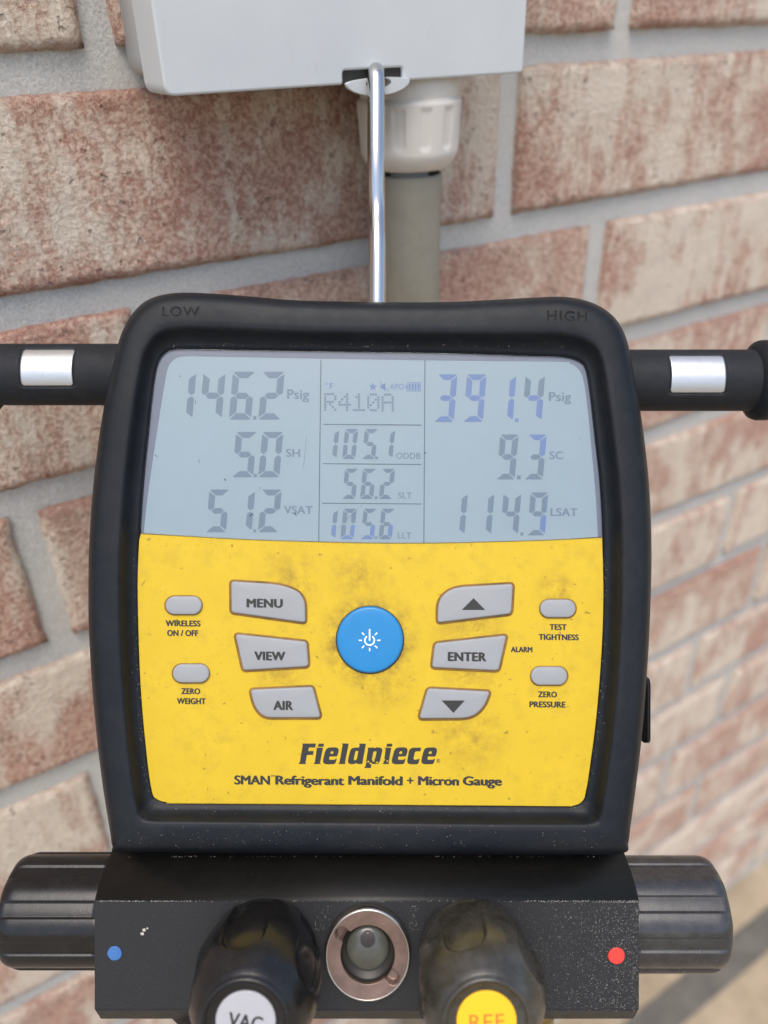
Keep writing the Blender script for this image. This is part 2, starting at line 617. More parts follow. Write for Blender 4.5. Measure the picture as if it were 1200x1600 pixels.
# mortar sheet: slightly uneven
bm = bmesh.new()
nx, nz = 150, 110
X0, X1, ZA, ZB = -0.62, 1.75, 0.004, 1.42
grid = []
for j in range(nz + 1):
    row = []
    for i in range(nx + 1):
        x = X0 + (X1 - X0) * i / nx; z = ZA + (ZB - ZA) * j / nz
        row.append(bm.verts.new((x, 0.0042 + 0.0008 * noise.noise(Vector((x * 40, z * 40, 1.3))), z)))
    grid.append(row)
for j in range(nz):
    for i in range(nx):
        f = bm.faces.new((grid[j][i], grid[j][i + 1], grid[j + 1][i + 1], grid[j + 1][i])); f.smooth = True
obj('mortar', bm, M['mortar'], wall)
obj('wall_core', box_bm(X0, X1, 0.008, 0.10, 0.002, 1.421), M['mortar'], wall)

BL, BPX, JT = 0.2435, 0.2560, 0.0130
def brick_mesh(w_, h_, d_, nx, nz, seed):
    """rough tumbled brick; its face lies at local y = 0"""
    bm = bmesh.new()
    G = []
    sv = Vector((seed * 3.17, seed * 1.31, seed * 7.7))
    def ss(n_, half):   # finer spacing near the arrises
        o_ = []
        for i in range(n_ + 1):
            t = -1 + 2 * i / n_
            o_.append(half * (t + 0.22 * sin(pi * t) / pi))
        return o_
    xs = ss(nx, w_ / 2); zs = ss(nz, h_ / 2)
    for j, z in enumerate(zs):
        row = []
        for i, x in enumerate(xs):
            e = min(w_ / 2 - abs(x), h_ / 2 - abs(z))
            p = Vector((x * 260, z * 260, 0)) + sv
            q = Vector((x * 60, z * 60, 3)) + sv
            n1 = noise.noise(p); n2 = noise.noise(q)
            y = 0.00045 * n1 + 0.0007 * n2 + 0.0003 * noise.noise(p * 2.3)
            r = 0.0022 + 0.0009 * noise.noise(q * 1.7)
            if e < r:
                y += r - sqrt(max(0, r * r - (r - e) ** 2))
            px_, pz_ = x, z
            if i in (0, nx): px_ += 0.0009 * noise.noise(Vector((i, z * 170, 2)) + sv)
            if j in (0, nz): pz_ += 0.0009 * noise.noise(Vector((x * 170, j, 5)) + sv)
            row.append(bm.verts.new((px_, y, pz_)))
        G.append(row)
    for j in range(nz):
        for i in range(nx):
            bm.faces.new((G[j][i], G[j][i + 1], G[j + 1][i + 1], G[j + 1][i]))
    loop = G[0][:] + [G[j][nx] for j in range(1, nz + 1)] + G[nz][nx - 1::-1] + [G[j][0] for j in range(nz - 1, 0, -1)]
    back = [bm.verts.new((v.co.x, d_, v.co.z)) for v in loop]
    L = len(loop)
    for i in range(L):
        bm.faces.new((loop[i], back[i], back[(i + 1) % L], loop[(i + 1) % L]))
    for f in bm.faces: f.smooth = True
    me = bpy.data.meshes.new('brick')
    bm.normal_update()
    bm.to_mesh(me); bm.free()
    me.materials.append(M['brick'])
    return me
OFFS = [0.3, -0.3, 0.6, -2.0, -0.3, 2.3, 0.0, 3.0, 1.5, -2.5, -1.8, -2.0, 1.5]
def bed(k):
    return Z0 - k * PITCH + (OFFS[k] * 0.001 if 0 <= k < len(OFFS) else 0)
far_meshes = [brick_mesh(BL, PITCH - JT, 0.06, 26, 9, 90 + i) for i in range(5)]
WASH = {(-1, -1): 0.25, (-1, 0): 0.3, (0, 0): 0.42, (0, 1): 0.45, (1, -1): 0.35, (1, 0): 0.3, (1, 1): 0.6, (2, -1): 0.2, (2, 0): 0.3, (3, -1): 0.65, (3, 0): 0.6, (4, -1): 0.55}
count = 0
for k in range(-5, 14):
    zt, zb = bed(k) - JT / 2, bed(k + 1) + JT / 2
    if k == 13: zb = 0.006
    if zt - zb < 0.02: continue
    base = (0.0183 if k % 2 == 0 else 0.0868)
    for m in range(-3, 7):
        xc = base + BPX * (m + 0.5)
        if xc - BL / 2 < -0.6 or xc + BL / 2 > 1.74: continue
        near = (-2 <= k <= 6 and -0.3 < xc < 0.75)
        me = brick_mesh(BL, zt - zb, 0.06, 70, 24, count + 1) if near else far_meshes[count % 5]
        b = bpy.data.objects.new('brick', me)
        C.objects.link(b)
        b.parent = wall
        wash = WASH.get((k, m), random.uniform(0.25, 0.6) if k < 3 else random.uniform(0.3, 0.85))
        b.color = (wash, random.uniform(0.1, 0.9) if k < 3 else random.uniform(.35, 1), 0, 1)
        b.location = (xc + random.uniform(-1, 1) * 0.0008, random.uniform(-0.0012, 0.0006), (zt + zb) / 2)
        if not near:
            b.scale = (1, 1, (zt - zb) / (PITCH - JT))
        b.rotation_euler = (random.uniform(-.004, .004), random.uniform(-.005, .005), random.uniform(-.004, .004))
        if me in far_meshes and count % 2:
            b.rotation_euler.y += pi
        count += 1

# ------------------------------------------------------------------ junction box on the wall
jb = empty('junction_box', wallM @ Matrix.Translation((0.1655, 0, CZ - 0.0185)), 'pale grey plastic junction box screwed to the brick wall above the conduit', 'electrical box')
def L(x, z):   # wall coordinates (along, height relative to the camera) -> box-local
    return x - 0.1655, z + 0.0185
# base
o = obj('box_base', plate_bm(roundpoly([(-0.0702, 0.0042), (0.0702, 0.0042), (0.0702, 0.150), (-0.0702, 0.150)], 0.006), 0.0, 0.034, 0.002), M['box'], jb)
for v in o.data.vertices: v.co = (v.co.x, -v.co.z + 0.001, v.co.y)
# cover with the notch for the hasp
n0, n1, nzt = 0.1569 - 0.1655, 0.1822 - 0.1655, 0.0044
outl = roundpoly([(-0.0738, 0.0), (n0, 0.0), (n0, nzt), (n1, nzt), (n1, 0.0), (0.0742, 0.0), (0.0742, 0.154), (-0.0738, 0.154)], [0.0036, .0012, .0012, .0012, .0012, 0.0018, .003, .003], 5)
o = obj('box_cover', plate_bm(outl, 0.0265, 0.046, 0.0009, 4, bottom=False, tri=True), M['box'], jb)
for v in o.data.vertices: v.co = (v.co.x, -v.co.z, v.co.y)
# hasp: upright ear with an eye
def ear():
    bm = bmesh.new()
    N = 48
    cx, cz = 0.1712 - 0.1655, 0.0002
    hx, hz = 0.0, 0.0
    rings = []
    outer, inner = [], []
    for i in range(N):
        a = 2 * pi * i / N
        ox = cx + 0.0128 * cos(a) * (1 + 0.03 * cos(2 * a)); oz = cz + (0.0014 if sin(a) > 0 else 0.0042) * sin(a) * 1.0
        outer.append((ox, oz))
        inner.append((cx - 0.0002 + 0.0054 * cos(a), cz - 0.0003 + 0.0019 * sin(a)))
    def lay(pts, y): return [bm.verts.new((x, y, z)) for x, z in pts]
    f0, fi = lay(outer, -0.0470), lay(inner, -0.0470)
    fo = lay([(cx + (x - cx) * 1.04, cz + (z - cz) * 1.06) for x, z in outer], -0.0464)
    b0, bi = lay(outer, -0.0446), lay(inner, -0.0446)
    for i in range(N):
        j = (i + 1) % N
        bm.faces.new((f0[i], f0[j], fi[j], fi[i])); bm.faces.new((fo[i], fo[j], f0[j], f0[i]))
        bm.faces.new((b0[i], b0[j], fo[j], fo[i])); bm.faces.new((fi[i], fi[j], bi[j], bi[i]))
        bm.faces.new((bi[i], bi[j], b0[j], b0[i]))
    bmesh.ops.recalc_face_normals(bm, faces=bm.faces[:])
    return bm
obj('hasp', ear(), M['box'], jb)
obj('hasp_slot_shade', box_bm(n0 - .0006, n1 + .0006, -0.0445, -0.030, 0.0008, 0.0052), M['dark'], jb)  # solid dark block, painted shade for the slot above the ear

# ------------------------------------------------------------------ conduit under the box
cn = empty('conduit', wallM @ Matrix.Translation((0.2005, -0.0222, 0.03)), 'grey conduit pipe with a ribbed white coupling, running down the wall from the box', 'conduit')
zc = CZ - 0.03     # camera height above this origin
def cl(prof):      # profile given with z relative to the camera
    return [(r, z + zc) for r, z in prof]
def pipe_bm():
    bm = bmesh.new()
    N = 64
    zt = -0.0546 + zc
    prof = [(0.0134, 0.0), (0.0134, zt - 0.022), (0.0135, zt - 0.012), (0.0138, zt - 0.0015), (0.0135, zt), (0.0126, zt), (0.0122, zt - 0.001), (0.0120, zt - 0.02)]
    return lathe_bm(prof, N, None, True, False)
obj('pipe', pipe_bm(), M['conduit'], cn)
obj('inner_pipe', lathe_bm(cl([(0.0080, -0.12), (0.0080, -0.03)]), 40), M['cavity'], cn)
def ribs(r, a, k, z):
    zz = z - zc
    t = max(0, min(1, (-0.0285 - zz) / 0.001)) * max(0, min(1, (zz + 0.0445) / 0.002))
    # U-shaped flutes
    c = (a * 12 / (2 * pi)) % 1
    d = abs(c - 0.5)
    wdt = 0.23 * (1 if zz > -0.0415 else max(0.0, sqrt(max(0, 1 - ((-0.0415 - zz) / 0.003) ** 2))))
    s = max(0, min(1, (wdt - d) / 0.05))
    return r - 0.0007 * s * t
prof = [(0.0150, -0.020), (0.0205, -0.0262), (0.0212, -0.0268), (0.0214, -0.0275)]
for i in range(1, 25):
    prof.append((0.0214 - 0.0011 * i / 24, -0.0275 - 0.0185 * i / 24))
prof += [(0.0197, -0.0475), (0.0187, -0.0492), (0.0172, -0.0510), (0.0160, -0.0520), (0.0150, -0.0524), (0.0140, -0.0520), (0.0136, -0.045)]
obj('coupling', lathe_bm(cl(prof), 192, ribs, True, True), M['pvc'], cn)
obj('coupling_neck', lathe_bm(cl([(0.0150, -0.0262), (0.0196, -0.0262), (0.0199, -0.0255), (0.0199, -0.0145), (0.015, -0.0145)]), 64), M['pvc'], cn)

# ------------------------------------------------------------------ THE GAUGE
# local frame: x right, y up along the face, z out of the face; reference drawing in photo pixels
gaugeM = Matrix.Translation(CAM + fwd * D0) @ CAM_ROT.to_4x4()
ga = empty('manifold_gauge', gaugeM, 'black and yellow digital refrigerant manifold gauge hanging from the box by its chrome hook', 'gauge')
def U(px_, py_, z):
    k = (D0 - z) / F
    return ((px_ - 600) * k, (800 - py_) * k, z)
def U2(pts, z):
    return [U(x, y, z)[:2] for x, y in pts]
PX = D0 / F

OUT = [(600,472),(690,472),(760,469),(830,465),(885,464),(925,473),(955,491),(973,515),(984,548),(993,600),(1004,665),(1014,755),(1018,845),(1017,930),(1013,1020),(1005,1130),(995,1220),(986,1285),(982,1316),(974,1333),(900,1336),(740,1336),(580,1335),(420,1334),(260,1332),(188,1331),(176,1322),(172,1300),(160,1225),(148,1120),(140,1010),(138,920),(140,835),(147,745),(159,655),(170,600),(178,565),(189,523),(207,490),(232,468),(270,458),(320,458),(390,463),(460,469),(530,471)]
INN = [(595,552),(680,553),(750,555),(820,557.5),(870,559),(893,562),(908,569),(914,578),(918,595),(923,632),(928,678),(937,760),(941,840),(941,930),(938,1020),(930,1120),(919,1205),(914,1235),(909,1249),(895,1257),(860,1257),(730,1256),(580,1254),(430,1253),(290,1252),(262,1251),(247,1246),(240,1235),(232,1180),(223,1080),(219,980),(218,900),(220,835),(226,750),(233,680),(238,630),(243,592),(248,570),(256,556),(268,549),(290,547),(340,548),(400,549),(460,550),(530,551)]
out_s = catmull(OUT, 8); inn_s = catmull(INN, 8)
prof = [(-0.02, -0.045), (0.0, -0.012), (0.0, -0.004), (0.008, -0.0008), (0.022, 0.0018), (0.045, 0.0036), (0.08, 0.0049), (0.13, 0.0056), (0.20, 0.0060), (0.32, 0.0062), (0.46, 0.0063), (0.56, 0.0062), (0.605, 0.0059), (0.64, 0.0051), (0.72, 0.0028), (0.82, 0.0010), (0.90, 0.0003), (1.0, 0.0), (1.02, -0.002)]
bm = bmesh.new()
rings = []
for t, z in prof:
    ring = []
    for (a, b), (c, d) in zip(out_s, inn_s):
        kx = a + (c - a) * t; ky = b + (d - b) * t
        wob = 0.00012 * noise.noise(Vector((kx * .02, ky * .02, 4)))
        zz = z if z > -0.004 else z
        # side/back rings keep the real width of the outline instead of following the sight lines
        if z < -0.004:
            x, y, _ = U(kx, ky, -0.004)
            x *= 0.985 if z < -0.04 else 1.0; y *= 0.985 if z < -0.04 else 1.0
            ring.append(bm.verts.new((x, y, z)))
        else:
            x, y, _ = U(kx, ky, zz)
            ring.append(bm.verts.new((x, y, zz + wob)))
    rings.append(ring)
N = len(rings[0])
for a, b in zip(rings, rings[1:]):
    for i in range(N):
        f = bm.faces.new((a[i], b[i], b[(i + 1) % N], a[(i + 1) % N])); f.smooth = True
f = bm.faces.new(rings[0])
bmesh.ops.recalc_face_normals(bm, faces=bm.faces[:])
obj('housing', bm, M['rubber'], ga)

# small moulded nick marks and embossed side lettering on the rubber
def lowhigh(s, l, base_y, wd, ch, rot):
    o = lettering(s, 0, base_y, wd, ch, 0.0, M['emboss'], ga, bold=0.035, rot=rot, left=l, spacing=1.15)
    # lift onto the curved rubber
    for v in o.data.vertices:
        v.co.z = 0.00630
    return o

# faceplate -----------------------------------------------------
curve = [(220, 834), (300, 838.5), (380, 843), (450, 845.5), (540, 848), (620, 849), (700, 848.5), (780, 846.5), (860, 844), (941, 840)]
low = [p for p in INN if p[1] >= 838]
low_in = [(941, 840), (943, 930), (940, 1020), (932, 1120), (921, 1205), (916, 1235), (911, 1251), (896, 1259), (860, 1260), (580, 1257), (290, 1255), (262, 1254), (245, 1249), (237, 1236), (229, 1180), (220, 1080), (216, 980), (215, 900), (218, 834)]
face_out = catmull(curve, 4, False)[:-1] + catmull(low_in, 5, False)[:-1]
obj('faceplate', plate_bm(U2(face_out, 0.0006), -0.001, 0.0006, 0.00012, 1), M['yellow'], ga)
# display
top_in = [(941, 839), (938, 760), (930, 678), (925, 630), (920, 592), (916, 576), (909, 566), (894, 559), (870, 556), (820, 554.5), (680, 550), (530, 548), (400, 546), (290, 544), (266, 546), (253, 554), (245, 568), (240, 590), (235, 630), (230, 680), (223, 750), (218, 833)]
win_out = curve + top_in[1:-1]
win_s = catmull(curve, 4, False)[:-1] + catmull(top_in, 5, False)[:-1]
fr = obj('display_frame', plate_bm(U2(win_s, 0.0), -0.0012, -0.0001, 0), M['lcdframe'], ga)
lc = [(224.5, 833), (300, 838), (380, 842.5), (450, 845), (540, 847.5), (620, 848.5), (700, 848), (780, 846), (860, 843.5), (934, 839)]
lt = [(934, 839), (931, 780), (924, 700), (917, 630), (911, 592), (903, 576), (890, 568), (872, 565.5), (700, 563.5), (500, 560.5), (340, 557.5), (288, 557), (272, 562), (263, 574), (258, 596), (250, 645), (240, 710), (231, 775), (224.5, 833)]
screen = obj('screen', plate_bm(U2(catmull(lc, 4, False)[:-1] + catmull(lt, 5, False)[:-1], 0.0001), -0.0001, 0.0001, 0), M['lcd'], ga)
glass = obj('window', plate_bm(inset(U2(win_s, 0.0012), 0.0001), 0.0005, 0.0012, 0.0003, 3), M['glass'], ga)

ZS = 0.0002
def polys(name, ps, mat, parent, z=ZS):
    vs, fs = [], []
    for p in ps:
        i = len(vs)
        vs += [U(x, y, z) for x, y in p]
        fs.append(tuple(range(i, i + len(p))))
    return obj(name, (vs, fs), mat, parent)

SEGS = {'0': 'abcdef', '1': 'bc', '2': 'abged', '3': 'abgcd', '4': 'fgbc', '5': 'afgcd', '6': 'afgedc', '9': 'abcdfg'}
def seg_shape(s, w_, h_, t):
    m = h_ / 2
    c = t * 0.28
    S_ = {
        'a': [(c, h_), (w_ - c, h_), (w_ - c * .3, h_ - c * .4), (w_ - t, h_ - t * .95), (t, h_ - t * .95), (c * .3, h_ - c * .4)],
        'd': [(c, 0), (w_ - c, 0), (w_ - c * .3, c * .4), (w_ - t, t * .95), (t, t * .95), (c * .3, c * .4)],
        'f': [(0, h_ - c), (0, m + t * .35), (t * .5, m + t * .02), (t, m + t * .48), (t, h_ - t)],
        'b': [(w_, h_ - c), (w_, m + t * .35), (w_ - t * .5, m + t * .02), (w_ - t, m + t * .48), (w_ - t, h_ - t)],
        'e': [(0, c), (0, m - t * .35), (t * .5, m - t * .02), (t, m - t * .48), (t, t)],
        'c': [(w_, c), (w_, m - t * .35), (w_ - t * .5, m - t * .02), (w_ - t, m - t * .48), (w_ - t, t)],
        'g': [(t * .55, m), (t * 1.02, m + t * .46), (w_ - t * 1.02, m + t * .46), (w_ - t * .55, m), (w_ - t * 1.02, m - t * .46), (t * 1.02, m - t * .46)],
    }
    return S_[s]
def inset_poly(p, d):
    try: return inset(p, d)
    except Exception: return p
def digit(ch, x0, y0, y1, w_, t, sl, blue=''):
    hh = y1 - y0
    t = t * 1.25
    groups = {'seg': [], 'segb': []}
    for s in SEGS[ch]:
        sh = inset_poly(seg_shape(s, w_, hh, t), 0.3 if t < 8 else 0.4)
        P = [(x0 + x + sl * y / hh, y1 - y) for x, y in sh]
        groups['segb' if s in blue or blue == '*' else 'seg'].append(P)
    n_ = 0
    first = None
    for k_, ps in groups.items():
        if ps:
            if first is None:
                first = polys('digit', ps, M[k_], screen)
            else:   # same digit, its bluish strokes: second material on the same mesh
                me = first.data
                me.materials.append(M[k_])
                vs = [v.co.copy() for v in me.vertices]; fs = [tuple(p.vertices) for p in me.polygons]
                nf = len(fs)
                for p in ps:
                    i = len(vs)
                    vs += [Vector(U(x, y, ZS)) for x, y in p]
                    fs.append(tuple(range(i, i + len(p))))
                me.clear_geometry(); me.from_pydata(vs, [], fs)
                for q in range(nf, len(fs)): me.polygons[q].material_index = 1
                me.update()
    return first
def dotp(x, y, r, mat='seg'):
    return polys('decimal_point', [[(x - r * .9, y - r), (x + r, y - r), (x + r * .9, y + r), (x - r, y + r)]], M[mat], screen)

# left column
for ch, x in zip('1462', (265, 311, 357, 403)): digit(ch, x, 580.5, 656, 35.6, 9.0, 6.6)
dotp(398, 653, 2.7)
for ch, x in zip('50', (362, 403)): digit(ch, x, 674.5, 746, 33.6, 8.6, 6.6)
dotp(399, 743.2, 2.6)
for ch, x in zip('512', (321, 361, 402.5)): digit(ch, x, 764.5, 832, 32.2, 8.4, 6)
dotp(398, 829.6, 2.4)
# right column
for ch, x, bl in zip('3914', (678, 723.5, 770, 815), ('*', '*', 'cb', 'gc')): digit(ch, x, 584.5, 659.5, 31.3, 8.0, 6, bl)
dotp(807.5, 656.5, 2.8, 'segb')
for ch, x, bl in zip('93', (775, 819), ('', 'ab')): digit(ch, x, 678.5, 749.5, 29.4, 8.0, 6.5, bl)
dotp(810.8, 746, 3.0)
for ch, x, bl in zip('1149', (697.5, 739, 781, 823), ('', '', '', 'c')): digit(ch, x, 769, 837, 28.4, 7.6, 5.8, bl)
dotp(815.5, 834.4, 2.4)
# middle column
for ch, x in zip('1051', (504.5, 534, 565, 592)): digit(ch, x, 670, 717.6, 21.2, 6.0, 5)
dotp(588.3, 715.4, 2.2)
for ch, x in zip('562', (534, 562, 591.5)): digit(ch, x, 732, 780, 21.2, 6.0, 5)
dotp(587.6, 777.8, 2.2)
for ch, x, bl in zip('1056', (502.5, 531.5, 563, 591), ('c', 'dc', 'cd', 'c')): digit(ch, x, 794.5, 843, 21.2, 6.0, 5, bl)
dotp(587.6, 840, 2.0)
# rules
def rule(x0, y0, x1, y1, wd=1.3):
    dx, dy = x1 - x0, y1 - y0
    l = sqrt(dx * dx + dy * dy)
    nx_, ny_ = -dy / l * wd / 2, dx / l * wd / 2
    return [(x0 + nx_, y0 + ny_), (x1 + nx_, y1 + ny_), (x1 - nx_, y1 - ny_), (x0 - nx_, y0 - ny_)]
polys('rule', [rule(501.5, 562, 498, 846.5), ], M['line'], screen)
polys('rule', [rule(664, 563, 662.3, 848)], M['line'], screen)
for y in (663, 724.5, 786.3): polys('rule', [rule(505 - (y - 663) * .015, y, 658.5, y + 1.2)], M['line'], screen)
# unit lettering
def lcdtext(s, l, base_y, wd, ch, mat='segl', bold=0.03):
    return lettering(s, 0, base_y, wd, ch, ZS, M[mat], screen, bold=bold, left=l, rot=0.012)
lcdtext('Psig', 448.5, 623.5, 34.5, 15); lcdtext('SH', 446.5, 714, 22.5, 12.5); lcdtext('VSAT', 443.5, 803, 45, 12.5)
lcdtext('Psig', 857.5, 627, 35, 14.5); lcdtext('SC', 858.5, 717.5, 21.5, 12.2); lcdtext('LSAT', 860, 806.5, 42.5, 12.5)
lcdtext('ODDB', 619, 717, 38, 9.6, bold=0.015); lcdtext('SLT', 622, 779, 21.5, 9.6, bold=0.015); lcdtext('LLT', 621.6, 841.5, 21, 9.6, bold=0.015)
lcdtext('°F', 508, 608, 12.5, 9.5, 'segb', 0.0); lcdtext('APO', 609, 608.3, 22, 8.8, 'segb', 0.0)
# star
st = []
for i in range(10):
    r = 6.8 if i % 2 == 0 else 2.9
    a = -pi / 2 + i * pi / 5
    st.append((582.6 + r * cos(a), 604.4 + r * sin(a)))
polys('star_icon', [st], M['segb'], screen)
polys('mute_icon', [[(594.5, 601.5), (597.5, 601.5), (602, 598), (602, 611), (597.5, 607), (594.5, 607)], rule(593.5, 597.5, 607, 611, 1.2)], M['segb'], screen)
bt = [rule(636, 598, 657.5, 598, 1), rule(636, 610.8, 657.5, 610.8, 1), rule(636.3, 598, 636.3, 610.8, 1), rule(657, 598, 657, 610.8, 1), [(633.8, 602), (636, 602), (636, 607), (633.8, 607)]]
for i in range(4): bt.append([(638.3 + i * 4.7, 599.6), (641.4 + i * 4.7, 599.6), (641.4 + i * 4.7, 609.2), (638.3 + i * 4.7, 609.2)])
polys('battery_icon', bt, M['segb'], screen)
# dot-matrix line
FONT = {'R': ['11110', '10001', '10001', '11110', '10100', '10010', '10001'], '4': ['00010', '00110', '01010', '10010', '11111', '00010', '00010'],
        '1': ['00100', '01100', '00100', '00100', '00100', '00100', '11111'], '0': ['01110', '10001', '10011', '10101', '11001', '10001', '01110'],
        'A': ['01110', '10001', '10001', '11111', '10001', '10001', '10001']}
for i, ch in enumerate('R410A'):
    ps = []
    for r, row in enumerate(FONT[ch]):
        for c, b in enumerate(row):
            if b == '1':
                x = 506.6 + i * 22.4 + c * 3.95; y = 614 + r * 4.1 + i * .25
                ps.append([(x, y), (x + 3.2, y), (x + 3.2, y + 3.3), (x, y + 3.3)])
    polys('matrix_character', ps, M['segl'], screen)
# hairline scratches and nicks in the display
polys('scratch', [rule(529, 826, 553, 801, .5), rule(540, 812, 566, 790, .5), rule(479, 682, 474, 731, .45)], M['lcdframe'], glass, 0.00125)
for nk in ([rule(242, 711, 245.5, 713.5, 1.1), rule(350, 748, 353, 751, 1.4), rule(280, 587, 283, 589.5, .7), rule(305, 626, 305.8, 631, .7), rule(311, 717, 311, 724, .6), rule(405, 762, 407, 763, .9), rule(460, 801, 463, 806, 1.2), rule(905, 685, 906, 686, 1.0), rule(664, 707, 665, 708.5, 1.8), rule(390, 806, 395, 803, 1.5)]): polys('nick', [nk], M['ink'], glass, 0.00125)

# keys ------------------------------------------------------------
ZK = 0.0019
def key(outl, parent=ga, rimgap=3.4, mat='key', rimmat='rim', rimz=0.0009, name='button', bev=0.00045):
    o = obj(name, plate_bm(U2(outl, ZK), -0.0005, ZK, bev, 4, dome=0.0002), M[mat], parent)
    if rimgap:
        big = inset(outl, -rimgap)
        obj('rim', plate_bm(U2(big, rimz), 0.0004, rimz, 0.0002, 2), M[rimmat], o)
    return o
ZT = ZK + 0.00023
mn = key(roundpoly([(361, 908.5), (442, 913.5), (476.5, 930), (477, 973), (361.5, 957)], [5, 26, 22, 5, 5]))
lettering('MENU', 413.5, 949.5, 57, 14, ZT, M['ink'], mn, 0.06, rot=0.01)
vw = key(roundpoly([(367.5, 991), (479, 1003), (482, 1041.5), (380, 1047.5)], [6, 5, 6, 5]))
lettering('VIEW', 421.5, 1032, 49, 14, ZT, M['ink'], vw, 0.06, rot=0.01)
ar = key(roundpoly([(391, 1078), (488.5, 1073.5), (501, 1121.5), (412, 1121.5), (397.5, 1105)], [6, 5, 6, 14, 16]))
lettering('AIR', 442.5, 1109.5, 31, 14.5, ZT, M['ink'], ar, 0.06, rot=0.01)
u_ = key(roundpoly([(684, 973), (684, 938), (706, 918), (801.5, 912.5), (799, 959)], [5, 22, 22, 5, 6]))
polys('arrow_mark', [[(740, 934.5), (758, 953), (721.5, 953)]], M['ink'], u_, ZT)
en = key(roundpoly([(679.5, 1005.5), (791.5, 993), (779, 1048), (675, 1043)], [6, 5, 6, 5]))
lettering('ENTER', 729.8, 1033.3, 60.5, 14.3, ZT, M['ink'], en, 0.06, rot=0.01)
dn = key(roundpoly([(668.5, 1076), (766, 1081), (756, 1106), (736, 1122.5), (655, 1123)], [6, 6, 20, 20, 6]))
polys('arrow_mark', [[(690, 1094.5), (726.5, 1094.5), (708.5, 1114)]], M['ink'], dn, ZT)
def pill(cx, cy, wd, ht, tilt=0.0):
    r = ht / 2
    pts = []
    for i in range(17):
        a = -pi / 2 + pi * i / 16
        pts.append((cx + wd / 2 - r + r * cos(a), cy + r * sin(a)))
    for i in range(17):
        a = pi / 2 + pi * i / 16
        pts.append((cx - wd / 2 + r + r * cos(a), cy + r * sin(a)))
    return key(pts, rimgap=1.6, bev=0.0005)
pill(286.5, 946, 57, 28.5); pill(298, 1052.5, 57, 29); pill(872, 951, 56, 28); pill(858.3, 1056.5, 57, 28.5)
# power key
pw = key([(578 + 52 * cos(2 * pi * i / 96), 1000 + 52 * sin(2 * pi * i / 96)) for i in range(96)], rimgap=1.6, mat='blue', rimmat='ink', name='power_button', bev=0.0008)
pw['label'] = 'round blue power button'
ps = []
for i in range(16):
    a0 = radians(-90 + 35) + radians(290) * i / 16; a1 = radians(-90 + 35) + radians(290) * (i + 1) / 16
    ps.append([(577.5 + 8.6 * cos(a0), 1000.5 + 8.6 * sin(a0)), (577.5 + 8.6 * cos(a1), 1000.5 + 8.6 * sin(a1)), (577.5 + 6.4 * cos(a1), 1000.5 + 6.4 * sin(a1)), (577.5 + 6.4 * cos(a0), 1000.5 + 6.4 * sin(a0))])
ps.append(rule(577.5, 983, 577.5, 1001, 2.3))
for i in range(7):
    a = radians(-90 + 45 * (i + 1))
    ps.append(rule(577.5 + 11.8 * cos(a), 1000.5 + 11.8 * sin(a), 577.5 + 17 * cos(a), 1000.5 + 17 * sin(a), 1.9))
polys('power_symbol', ps, M['white'], pw, ZT)

# printed words on the faceplate
ZP = 0.00066
def printed(s, cx, base_y, wd, ch, bold=0.062, **kw):
    return lettering(s, cx, base_y, wd, ch, ZP, M['ink'], ga, bold, rot=0.010, **kw)
printed('WIRELESS', 286, 978.8, 55, 9.5); printed('ON / OFF', 285.5, 994, 49, 9.5)
printed('ZERO', 298, 1084.7, 30, 9.3); printed('WEIGHT', 299, 1100.3, 45.5, 9.5)
printed('TEST', 872, 984.5, 27, 9.3); printed('TIGHTNESS', 873, 1000.3, 63, 9.3)
printed('ALARM', 815, 1019.3, 34, 8.8)
printed('ZERO', 855.5, 1089.7, 30, 9.3); printed('PRESSURE', 855.5, 1105.5, 57, 9.5)
for wd_, xa_, xb_, b_ in (('SMAN', 365.8, 422, .05), ('Refrigerant', 430, 538, .055), ('Manifold', 544, 629.4, .055), ('+', 635.7, 646.2, .03), ('Micron', 653, 717.5, .055), ('Gauge', 723, 784.5, .055)):
    printed(wd_, (xa_ + xb_) / 2, 1226 + (xb_ - 400) * .004, xb_ - xa_, 14.4, b_, spacing=1.0)
printed('TM', 426, 1214, 6, 3.2, 0.03)
